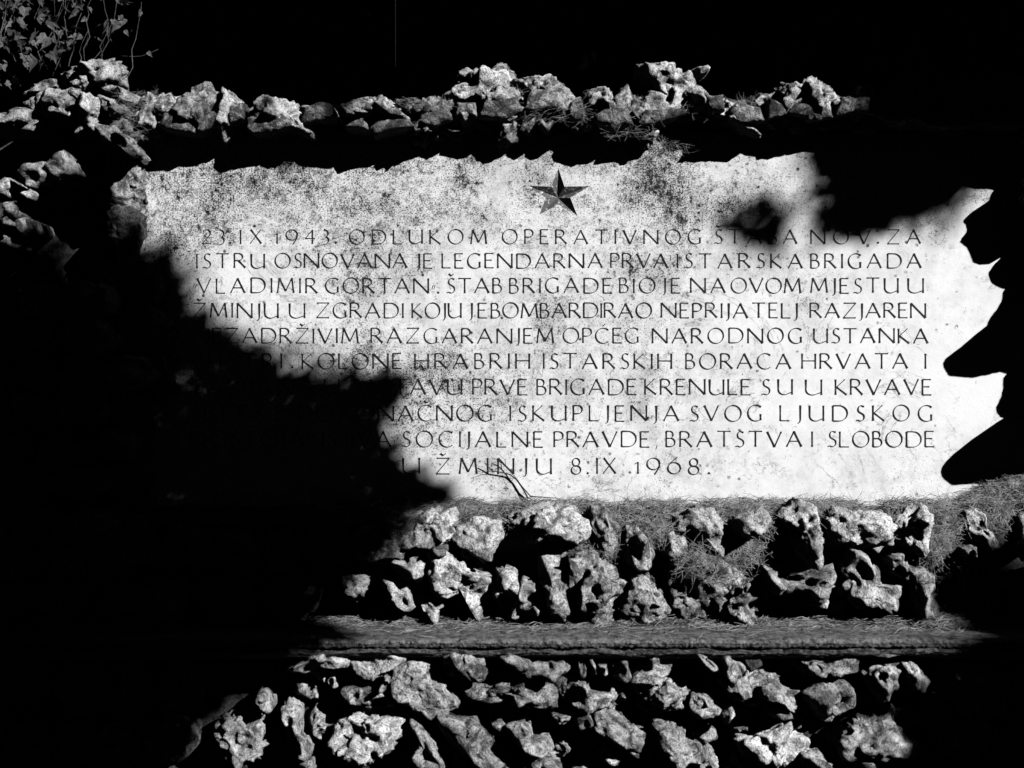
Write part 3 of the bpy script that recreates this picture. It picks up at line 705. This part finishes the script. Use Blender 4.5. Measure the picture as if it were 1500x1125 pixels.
GL = {
 'A': (1.0, [[(0, 0), (.48, 1)], [(.46, 1), (.96, 0)], [(.17, .35), (.80, .35)]]),
 'B': (.58, [[(0, 0), (0, 1)], bowl(.22, .54, 1, .22), bowl(.28, 0, .54, .28)]),
 'C': (.93, Cc), 'D': (.98, [[(.02, 0), (.02, 1)], bowl(.42, 0, 1, .54, .02)]),
 'E': (.56, [[(0, 0), (0, 1)], [(0, 1), (.54, 1)], [(0, .53), (.44, .53)], [(0, 0), (.57, 0)]]),
 'G': (.92, G_), 'H': (.9, [[(0, 0), (0, 1)], [(.88, 0), (.88, 1)], [(0, .52), (.88, .52)]]),
 'I': (.06, [[(.03, 0), (.03, 1)]]), 'J': (.18, [[(.16, 1), (.16, .05), (.12, -.10), (0, -.17)]]),
 'K': (.74, [[(0, 0), (0, 1)], [(.60, 1), (.04, .48)], [(.06, .50), (.72, 0)]]),
 'L': (.58, [[(0, 0), (0, 1)], [(0, 0), (.58, 0)]]),
 'M': (1.12, [[(0, 0), (.12, 1)], [(.12, 1), (.55, .12)], [(.55, .12), (.98, 1)], [(.98, 1), (1.10, 0)]]),
 'N': (1.0, [[(0, 0), (0, 1)], [(0, 1), (.98, 0)], [(.98, 0), (.98, 1)]]),
 'O': (1.08, O), 'P': (.58, [[(0, 0), (0, 1)], bowl(.28, .46, 1, .29)]),
 'R': (.76, [[(0, 0), (0, 1)], bowl(.28, .50, 1, .29), [(.28, .50), (.76, 0)]]),
 'S': (.52, Sg), 'T': (.86, [[(.43, 0), (.43, 1)], [(0, 1), (.86, 1)]]),
 'U': (.95, [[(.02, 1), (.02, .32)] + arc(.40, .32, .38, .33, 180, 300, 9) + [(.90, .16)], [(.92, 0), (.92, 1)]]),
 'V': (.94, [[(0, 1), (.48, 0)], [(.47, 0), (.92, 1)]]),
 'X': (.8, [[(.04, 1), (.80, 0)], [(.76, 1), (0, 0)]]),
 'Z': (.86, Zz), 'Ž': (.86, Zz + car(.44)), 'Š': (.52, Sg + car(.28)), 'Č': (.93, Cc + car(.55)), 'Ć': (.93, Cc + [[(.48, 1.15), (.66, 1.30)]]),
 '1': (.24, [[(.20, 0), (.20, .74)], [(0, .62), (.20, .74)]]),
 '2': (.66, [arc(.32, .72, .27, .28, 150, -20, 12) + [(.02, .0)], [(.02, 0), (.66, 0)]]),
 '3': (.44, [[(.08, 1)] + arc(.16, .72, .22, .24, 75, -70, 8) + arc(.14, .22, .27, .28, 75, -80, 10) + [(.06, -.10)]]),
 '4': (.66, [[(.50, 0), (.50, 1)], [(.50, 1), (.0, .38)], [(0, .38), (.68, .38)]]),
 '6': (.82, [[(.62, 1.04), (.30, .78)] + arc(.41, .34, .40, .36, 140, 490, 22)]),
 '8': (.66, [arc(.32, .74, .25, .25, 270, 630, 18), arc(.32, .24, .32, .27, 90, 450, 20)]),
 '9': (.82, [arc(.42, .62, .40, .37, 0, 360, 22) + [(.80, .40), (.50, -.06)]]),
}
THK, THN = .108, .044
def ribbon(pts, ox, oy, h, yy, V, F, jit):
    n = len(pts)
    if n < 2: return
    # resample straight strokes so their ends can flare
    if n == 2:
        (ax, ay), (bx, by) = pts; pts = [(ax + (bx - ax) * t, ay + (by - ay) * t) for t in (0, .07, .2, .5, .8, .93, 1)]; n = 7
        straight = True
    else: straight = False
    L = [0]
    for i in range(1, n): L.append(L[-1] + math.dist(pts[i], pts[i - 1]))
    base = len(V)
    for i, (x, y) in enumerate(pts):
        a = pts[max(i - 1, 0)]; b = pts[min(i + 1, n - 1)]
        dx, dy = b[0] - a[0], b[1] - a[1]; l = math.hypot(dx, dy) or 1; dx /= l; dy /= l
        w = THN + (THK - THN) * abs(dx * math.sin(math.radians(28)) - dy * math.cos(math.radians(28))) ** 1.6
        e = min(L[i], L[-1] - L[i]) / h * h
        w *= 1 + .45 * max(0, 1 - e / .14)
        w *= 1 + jit.uniform(-.10, .10)
        nx, ny = -dy * w / 2, dx * w / 2
        for sgn in (1, -1):
            X = ox + (x + nx * sgn) * h; Y = oy + (y + ny * sgn) * h
            V.append((X, yy, Y))
        if i:
            k = base + 2 * i; F.append((k - 2, k - 1, k + 1, k))
def word(text, xa, xb, ybase, hpx, extra=None):
    """letters of one word between pixel columns xa and xb"""
    jit = random.Random(hash_(text) + int(xa))
    V, F = [], []; k = 0
    ws = [GL[c][0] for c in text]; h = hpx * PX; total = sum(ws) * hpx; room = xb - xa
    gap = (room - total) / (len(text) - 1) if len(text) > 1 else 0
    fs = 1.0
    if len(text) > 1 and gap < .20 * hpx:
        fs = (room - .20 * hpx * (len(text) - 1)) / total; gap = .20 * hpx
    if len(text) == 1 and text not in 'I1': fs = room / total
    x = xa
    for c in text:
        w, strokes = GL[c]
        dy = jit.uniform(-.4, .4)
        ox, oz = W(x, ybase + dy)[0], W(x, ybase + dy)[2]
        for s in strokes:
            ribbon([(p[0] * fs, p[1]) for p in s], ox, oz, h, -.0006 - .00006 * k, V, F, jit); k = (k + 1) % 9
        x += w * hpx * fs + gap
    o = mesh('engraved_word', V, F, M['letter'], plaque)
    return o
def hash_(t): return sum((i + 3) * ord(c) for i, c in enumerate(t))
def dot(x, y, r=1.7, comma=False, name='engraved_mark'):
    V, F = [], []
    c = W(x, y); pts = []
    for i in range(8):
        a = 2 * math.pi * i / 8; pts.append((c[0] + math.cos(a) * r * PX, -.0007, c[2] + math.sin(a) * r * PX))
    V = pts; F = [tuple(range(8))]
    if comma:
        V = [(c[0] + 1.4 * PX, -.0007, c[2] + 3 * PX), (c[0] + .2 * PX, -.0007, c[2] + 2.4 * PX), (c[0] - 1.6 * PX, -.0007, c[2] - 3.5 * PX), (c[0] - .9 * PX, -.0007, c[2] - 3.6 * PX)]; F = [(0, 1, 2, 3)]
    return mesh(name, V, F, M['letter'], plaque)
LINES = [
 (357, 20.5, [('23', 296, 329), ('IX', 352, 383), ('1943', 402, 482), ('ODLUKOM', 512, 713), ('OPERATIVNOG', 736, 1027), ('ŠTABA', 1047, 1168), ('NOV', 1188, 1275), ('ZA', 1300, 1349)]),
 (392.5, 21, [('ISTRU', 288, 388), ('OSNOVANA', 403, 597), ('JE', 611, 633), ('LEGENDARNA', 648, 883), ('PRVA', 895, 979), ('ISTARSKA', 992, 1176), ('BRIGADA', 1188, 1350)]),
 (429, 21.5, [('VLADIMIR', 289, 465), ('GORTAN', 477, 628), ('ŠTAB', 655, 735), ('BRIGADE', 747, 896), ('BIO', 908, 960), ('JE', 971, 996), ('NA', 1012, 1063), ('OVOM', 1071, 1173), ('MJESTU', 1188, 1316), ('U', 1330, 1353)]),
 (465.5, 21.5, [('ŽMINJU', 283, 408), ('U', 424, 447), ('ZGRADI', 464, 591), ('KOJU', 604, 676), ('JE', 688, 713), ('BOMBARDIRAO', 720, 955), ('NEPRIJATELJ', 969, 1168), ('RAZJAREN', 1187, 1356)]),
 (502.5, 21.5, [('NEZADRŽIVIM', 284, 525), ('RAZGARANJEM', 544, 811), ('OPĆEG', 825, 936), ('NARODNOG', 956, 1175), ('USTANKA', 1192, 1360)]),
 (540, 22, [('U', 284, 307), ('ISTRI', 322, 413), ('KOLONE', 443, 588), ('HRABRIH', 608, 776), ('ISTARSKIH', 796, 984), ('BORACA', 1005, 1159), ('HRVATA', 1175, 1330), ('I', 1355, 1359)]),
 (578, 22.5, [('TALIJANA', 278, 460), ('U', 475, 497), ('SASTAVU', 516, 677), ('PRVE', 693, 772), ('BRIGADE', 787, 932), ('KRENULE', 945, 1099), ('SU', 1116, 1161), ('U', 1180, 1204), ('KRVAVE', 1224, 1364)]),
 (616.5, 22.5, [('BITKE', 300, 418), ('DO', 437, 487), ('KONAČNOG', 500, 721), ('ISKUPLJENJA', 747, 995), ('SVOG', 1011, 1116), ('LJUDSKOG', 1143, 1366)]),
 (654.5, 22.5, [('DOSTOJANSTVA', 280, 573), ('SOCIJALNE', 589, 795), ('PRAVDE', 812, 951), ('BRATSTVA', 976, 1175), ('I', 1189, 1193), ('SLOBODE', 1213, 1368)]),
 (694, 23, [('U', 590, 615), ('ŽMINJU', 639, 808), ('8', 837, 851), ('IX', 874, 902), ('1968', 930, 1024)]),
]
for yb, h, words in LINES:
    for t, a, b in words: word(t, a, b, yb, h)
for x, y in ((337.5, 355.5), (492, 355.5), (1286, 355.5), (642, 428.5), (428, 538), (861, 693), (1038.5, 693)): dot(x, y)
dot(962, 655, comma=True); dot(284.5, 418, comma=True); dot(287.5, 418.5, comma=True); dot(634, 420, comma=True); dot(637, 420, comma=True)

# ------------------------------------------------------------------ dry pine needles lying on the wall
def needles(name, spots, label, mat='needle', lsc=1., els=.32):
    """spots: list of (x, depth, z, tilt) -> one mesh of thin curved needles"""
    rng = np.random.default_rng(5 + len(spots)); n = len(spots)
    c = np.array([(x, -d, z) for x, d, z, _ in spots]); tl = np.array([s[3] for s in spots])
    az = rng.uniform(0, math.pi * 2, n); el = rng.normal(0, els, n) + els * .3
    L = rng.uniform(.020, .068, n) * lsc; w = rng.uniform(.00032, .00068, n) * (lsc ** 3)
    dirv = np.stack([np.cos(az) * np.cos(el), np.sin(az) * np.cos(el) * (1 - tl), np.sin(el) + np.sin(az) * tl], 1)
    dirv /= np.linalg.norm(dirv, axis=1)[:, None]
    rnd = rng.normal(size=(n, 3)); side = np.cross(dirv, rnd); side /= np.linalg.norm(side, axis=1)[:, None]
    up = np.cross(dirv, side); bend = rng.uniform(-.8, .8, n) * L
    V = np.zeros((n, 5, 2, 3))
    wd = np.cross(dirv, np.array([0, -1., .3])); wd /= (np.linalg.norm(wd, axis=1)[:, None] + 1e-9)
    for i, t in enumerate((-.5, -.25, 0, .25, .5)):
        p = c + dirv * (L * t)[:, None] + up * (bend * (.25 - t * t))[:, None]
        ww = w * (1 - abs(t) * 1.1)
        V[:, i, 0] = p + wd * ww[:, None]; V[:, i, 1] = p - wd * ww[:, None]
    idx = np.arange(n * 10).reshape(n, 5, 2)
    F = np.stack([idx[:, :-1, 0], idx[:, :-1, 1], idx[:, 1:, 1], idx[:, 1:, 0]], -1).reshape(-1, 4)
    o = mesh(name, V.reshape(-1, 3), F, M[mat]); return tag(o, label, None, 'stuff')
rng = np.random.default_rng(77)
sp = []
def prof_at(u):
    k = min(int(u), len(PROF_A) - 2); f = u - k; a, b = PROF_A[k], PROF_A[k + 1]
    return a[0] + (b[0] - a[0]) * f, a[1] + (b[1] - a[1]) * f
for _ in range(11500):                     # along the foot of the slab
    x = W(rng.uniform(480, 1560), 0)[0]; u = .35 + 3.2 * rng.random() ** 1.1
    if noise.noise(Vector((x * 16, u * 1.5, 3.))) + .5 * noise.noise(Vector((x * 45, u * 4, 9.))) < rng.uniform(-.25, .12): continue
    d, z = prof_at(u); sp.append((x, d + .006 + rng.normal(0, .003), z + heap(x, d) + .008 + abs(rng.normal(0, .004)), .0 if u < 2.6 else .7))
for a, b, y0, y1, nn, dd in ((862, 912, 760, 812, 900, .13), (905, 990, 758, 800, 500, .12), (1048, 1118, 765, 830, 1600, .13), (1100, 1140, 750, 775, 300, .13), (1352, 1404, 745, 830, 2000, .13),
                             (1440, 1490, 745, 815, 900, .13), (660, 690, 745, 790, 400, .13), (840, 900, 795, 820, 600, .15), (930, 985, 765, 790, 500, .15), (1190, 1225, 745, 765, 300, .13),
                             (1000, 1045, 800, 842, 260, .19), (1110, 1150, 822, 846, 300, .14)):
    for _ in range(int(nn * .55)):
        px, py = (a + b) / 2 + rng.normal(0, .27) * (b - a), (y0 + y1) / 2 + rng.normal(0, .27) * (y1 - y0); w = W(px, py, dd - .02 + rng.normal(0, .010)); sp.append((w[0], -w[1], w[2], .8))
for _ in range(2600):                      # heap at the right foot of the slab
    x = W(rng.uniform(1405, 1600), 0)[0]; d = rng.uniform(.0, .11); sp.append((x, d, zP0 + .012 + heap(x, d) + rng.normal(0, .004), .2))
needles('pine_needles', sp, 'dry brown conifer needles heaped along the foot of the pale slab')
sp = []
for _ in range(3600):                      # on the concrete shelf
    x = W(rng.uniform(430, 1520), 0)[0]; d = .105 + abs(rng.normal(0, 1)) * (.040 if _ % 4 else .10)
    if noise.noise(Vector((x * 9, d * 30, 0))) < -.18: continue
    if d > .29: continue
    sp.append((x, d, zL + .003 + max(0, (.15 - d)) * rng.uniform(0, .25), 0.))
for _ in range(1700):
    px = 1408 + rng.normal(0, 22); t = max(0, 1 - abs(px - 1395) / 55); d = rng.uniform(.10, .19)
    sp.append((W(px, 0, d)[0], d, zL + .004 + t * rng.uniform(0, .055) * (1 - (d - .1) / .12), .2))
needles('fallen_needles', sp, 'dry needles scattered on the narrow concrete shelf', els=.16)
sp = []
for a, b, y0, y1, nn, dd in ((170, 235, 135, 160, 500, .09), (165, 205, 160, 205, 500, .12), (765, 870, 150, 178, 1300, .075), (885, 960, 148, 200, 1100, .075), (1070, 1130, 145, 168, 500, .06),
                             (715, 770, 130, 150, 300, .07), (172, 208, 285, 335, 700, .085), (590, 660, 149, 158, 200, .08), (960, 1010, 205, 220, 260, .02), (960, 1060, 150, 170, 300, .06)):
    for _ in range(nn):
        px, py = rng.uniform(a, b), rng.uniform(y0, y1); w = W(px, py, dd + rng.normal(0, .012)); sp.append((w[0], -w[1], w[2], .6))
needles('caught_needles', sp[::5], 'dry needles and rootlets caught between the stones of the wall top', lsc=.8)

# twig fallen against the foot of the slab
tw = thing('fallen_twig', 'thin dark forked twig leaning on the foot of the pale slab', 'twig', loc=W(772, 729, .012))
base = Vector(tw.location)
def twig_part(name, P, r0, r1):
    pts = [Vector(W(*p)) - base for p in P]; n = len(pts)
    v, f = tube(pts, [r0 + (r1 - r0) * i / (n - 1) for i in range(n)], 6); return mesh(name, v, f, M['twig'], tw, True)
twig_part('stem', [(774, 731, .012), (766, 716, .011), (757, 703, .010), (747, 695, .009), (735, 692, .010), (722, 690, .010), (715, 684, .012), (710, 678, .016)], .0019, .0009)
twig_part('stem', [(778, 728, .010), (765, 713, .013), (757, 702, .011), (749, 692, .010), (739, 681, .009), (728, 672, .012)], .0013, .0006)
twig_part('side_shoot', [(722, 690, .010), (712, 691, .009), (700, 694, .012)], .0007, .0004)
twig_part('side_shoot', [(741, 683, .009), (740, 674, .009), (735, 669, .010), (728, 664, .012)], .0006, .0003)
twig_part('side_shoot', [(776, 727, .012), (790, 728, .014), (805, 729, .016), (818, 730, .018)], .0014, .0008)
twig_part('side_shoot', [(775, 729, .012), (780, 732, .016), (784, 733, .02)], .0012, .0006)
t2 = thing('curved_twig', 'slender arched twig caught among the stones under the slab', 'twig', loc=W(1075, 842, .19))
b2 = Vector(t2.location); pts = [Vector(W(*p)) - b2 for p in ((1073, 812, .19), (1073, 822, .2), (1068, 829, .2), (1060, 833, .2), (1052, 834, .2))]
v, f = tube(pts, [.0012, .0012, .0011, .001, .0007], 6); mesh('stem', v, f, M['stem'], t2, True)

# ------------------------------------------------------------------ ivy behind the upper left of the wall
ivy = thing('ivy', 'climbing ivy with pointed leaves over the upper left end of the wall', 'ivy', loc=(-.95, .12, .6))
ib = Vector(ivy.location)
def leafmesh(k):
    r = random.Random(k)
    out = [(0, 0), (.30, -.12), (.52, .10), (.36, .36), (.40, .62), (.14, .72), (0, 1.12 + .2 * r.random()), (-.14, .72), (-.40, .62), (-.36, .36), (-.52, .10), (-.30, -.12)]
    if k % 2: out = [(0, 0), (.25, .0), (.38, .22), (.28, .55), (.12, .85), (0, 1.25), (-.12, .85), (-.30, .55), (-.38, .22), (-.25, 0)]
    V = [(0, 0.02, .4)] + [(x * (1 + r.uniform(-.1, .1)), -.10 * abs(x) * 2 + r.uniform(-.05, .05), z) for x, z in out]
    n = len(out); F = [(0, i + 1, (i + 1) % n + 1) for i in range(n)]
    me = bpy.data.meshes.new('leaf'); me.from_pydata([Vector(p) for p in V], [], F); me.materials.append(M['leaf']); me.update(); return me
LM = [leafmesh(k) for k in range(6)]
r = random.Random(4)
cnt = 0
while cnt < 285:
    px, py = r.uniform(-70, 225), r.uniform(-60, 140)
    if py > 60 + max(0, 120 - px) * .55: continue
    if px > 150 and r.random() < (px - 150) / 80: continue
    d = r.uniform(-.42, .02) if py < 90 else r.uniform(-.3, -.05)
    o = bpy.data.objects.new('leaf', LM[r.randrange(6)]); C.objects.link(o); o.parent = ivy
    o.location = Vector(W(px, py, d)) - ib; s = r.uniform(.012, .031); o.scale = (s, s, s)
    o.rotation_euler = (r.uniform(-1.5, 1.3), math.pi + r.gauss(0, .6), r.uniform(-1.5, 1.5))
    cnt += 1
for k in range(16):
    px = r.uniform(-20, 190); py = r.uniform(60, 130); d = r.uniform(-.3, -.02); pts = []
    for i in range(7):
        pts.append(Vector(W(px, py, d)) - ib); px += r.uniform(-7, 12); py -= r.uniform(8, 26); d += r.uniform(-.02, .02)
    v, f = tube(pts, [.0014 - .00015 * i for i in range(7)], 5); mesh('stem', v, f, M['stem'], ivy, True)
# one leaf on its own thin shoot, as in the photograph
pts = [Vector(W(*p)) - ib for p in ((178, 82, -.1), (195, 83, -.1), (208, 82, -.1), (219, 78, -.1), (232, 72, -.1))]
v, f = tube(pts, [.0008, .0007, .0006, .0005, .0004], 5); mesh('stem', v, f, M['stem'], ivy, True)
o = bpy.data.objects.new('leaf', LM[1]); C.objects.link(o); o.parent = ivy; o.location = Vector(W(216, 76, -.1)) - ib; o.scale = (.014, .014, .014); o.rotation_euler = (.2, 2.4, .3)

sprig = thing('leafy_sprig', 'small faint sprig of narrow leaves above the dark right end of the wall', 'plant', loc=W(1345, 135, -.15))
sb = Vector(sprig.location); r = random.Random(9)
for k in range(7):
    x0, y0 = 1345 + r.uniform(-40, 40), 132; x1, y1 = 1345 + (k - 3) * 22, r.uniform(76, 112); d = -.15 + r.uniform(-.05, .05)
    P = [Vector(W(x0 + (x1 - x0) * t, y0 + (y1 - y0) * t - 8 * math.sin(t * 3.1), d)) - sb for t in (0, .25, .5, .75, 1)]
    v, f = tube(P, [.0012, .001, .0009, .0007, .0004], 5); mesh('stem', v, f, M['stem'], sprig, True)
    for q in range(5):
        o = bpy.data.objects.new('leaf', LM[1 + 2 * (q % 2)]); C.objects.link(o); o.parent = sprig
        o.location = P[min(q, 4)]; z = r.uniform(.010, .02); o.scale = (z * .7, z, z); o.rotation_euler = (r.uniform(-1, 1), math.pi + r.uniform(-2, 2), r.uniform(-1, 1))

# thin wire
v, f = tube([Vector(W(579, 97, -.22)), Vector(W(579, -500, -.22)), Vector((-.22, 1.4, 2.7)), Vector((-.1, 3.4, 3.4))], [.0011] * 4, 8)
tag(mesh('hanging_wire', v, f, M['steel'], None, True), 'thin wire hanging straight down in the dark above the wall top', 'wire')

# ------------------------------------------------------------------ ground
def ground():
    n = 90; V = []; F = []
    for i in range(n + 1):
        for j in range(n + 1):
            x = -60 + 120 * i / n; y = -60 + 120 * j / n
            V.append((x, y, -1.46 + .04 * noise.noise(Vector((x * .4, y * .4, 0)))))
    for i in range(n):
        for j in range(n):
            a = i * (n + 1) + j; F.append((a, a + n + 1, a + n + 2, a + 1))
    tag(mesh('ground', np.array(V), np.array(F), M['ground']), 'dark leaf-strewn earth at the foot of the wall', None, 'structure')
ground()

# ------------------------------------------------------------------ foliage
def leaves(name, c, size, rng, mat, parent=None, asp=.28):
    n = len(c)
    a = rng.normal(size=(n, 3)); a /= np.linalg.norm(a, axis=1)[:, None]
    b = np.cross(a, rng.normal(size=(n, 3))); b /= np.linalg.norm(b, axis=1)[:, None]
    s = size[:, None] * rng.uniform(.7, 1.3, n)[:, None]
    V = np.stack([c - a * s, c + b * s * asp - a * s * .1, c + a * s, c - b * s * asp - a * s * .1], 1)
    F = np.arange(n * 4).reshape(n, 4)
    return mesh(name, V.reshape(-1, 3), F, M[mat], parent)

rng = np.random.default_rng(2024)
TR = [((1.95, -3.95), 5.2, 'tall conifer with spreading boughs standing behind the viewer on the sunny side'),
      ((4.75, -3.05), 6.5, 'broad dark conifer right of the memorial, shading its right end'),
      ((3.6, -6.2), 6.8, 'old conifer farther out from the wall, its boughs filtering the sun')]
def sample(n, qx0, qx1, qz0, qz1, t0, t1, size, m):
    qx = rng.uniform(qx0, qx1, n); qz = rng.uniform(qz0, qz1, n); t = rng.uniform(t0, t1, n)
    X, Y = 750 + qx / PX, 562.5 - qz / PX
    k = shade_keep(X, Y, m, rng); qx, qz, t = qx[k], qz[k], t[k]
    w = np.stack([qx + S.x * t, S.y * t, qz + S.z * t], 1)
    # keep boughs out of the view and off the viewer
    dist = w[:, 1] + D; hw = np.abs(w[:, 0]) < (np.maximum(dist, 0) * .375 + .30)
    hv = np.abs(w[:, 2]) < (np.maximum(dist, 0) * .28 + .45)
    bad = (dist > -.35) & hw & hv
    w = w[~bad]
    w = w[w[:, 2] > -1.2]
    return w, np.full(len(w), size)
A_ = [sample(250000, -1.7, 1.6, -1.6, .75, 2.9, 4.2, .021, 1),
      sample(26000, -3.2, 1.6, -2.2, .75, 5.2, 6.6, .075, 45),
      sample(26000, .6, 2.2, -1.6, 2.6, 3.8, 5.4, .050, 24),
      sample(66000, .7, 6.2, -1.6, 5.4, 4.0, 7.2, .105, 60),
      sample(34000, -3.2, 6.2, 1.05, 5.4, 5.0, 7.5, .12, 60)]
CW = np.concatenate([a for a, b in A_]); CS = np.concatenate([b for a, b in A_])
dd = np.stack([np.hypot(CW[:, 0] - p[0], CW[:, 1] - p[1]) for p, h, l in TR])
own = dd.argmin(0)
for k, ((tx, ty), hgt, lab) in enumerate(TR):
    t = thing('pine_tree', lab, 'tree', 'trees on the sunny side of the memorial', (tx, ty, -1.5)); tb = Vector(t.location)
    sel = own == k
    leaves('crown', CW[sel] - np.array(tb), CS[sel], rng, 'foliage', t)
    rr = random.Random(k)
    pts = [Vector((rr.uniform(-.05, .05) * i, rr.uniform(-.05, .05) * i, hgt * i / 6)) for i in range(7)]
    v, f = tube(pts, [.16, .13, .11, .09, .07, .045, .02], 10); mesh('trunk', v, f, M['bark'], t, True)
    ctr = CW[sel]; made = 0
    for _ in range(400):
        if made >= 16: break
        p = Vector(ctr[rr.randrange(len(ctr))]); a = Vector((tx, ty, min(max(p.z - .4, -.9), hgt - 2.2)))
        ok = True
        for q in np.linspace(0, 1, 24):
            w = a.lerp(p, q); X, Y = toq(w)
            g = np.array([X]), np.array([Y])
            for dx in (-28, 0, 28):
                if inpoly(g[0] + dx, g[1], LQ)[0]: ok = False; break
            if w.y > -D - .3 and abs(w.x) < (w.y + D) * .38 + .3 and abs(w.z) < .6 + (w.y + D) * .3: ok = False
            if not ok: break
        if not ok: continue
        mid = a.lerp(p, .5) + Vector((0, 0, .05)); v, f = tube([a - tb, mid - tb, p - tb], [.03, .02, .006], 6)
        mesh('limb', v, f, M['bark'], t, True); made += 1

# the wood behind the wall: one dark mass
n = 75000
x = rng.uniform(-6, 7, n); y = 2.7 + rng.random(n) ** .8 * 2.6; z = -1.5 + rng.random(n) * 6.0
c = np.stack([x, y, z], 1)
o = leaves('woodland', c, np.full(n, .15), rng, 'foliage', None, .34)
tag(o, 'dense dark woodland in deep shade behind the wall', None, 'stuff')
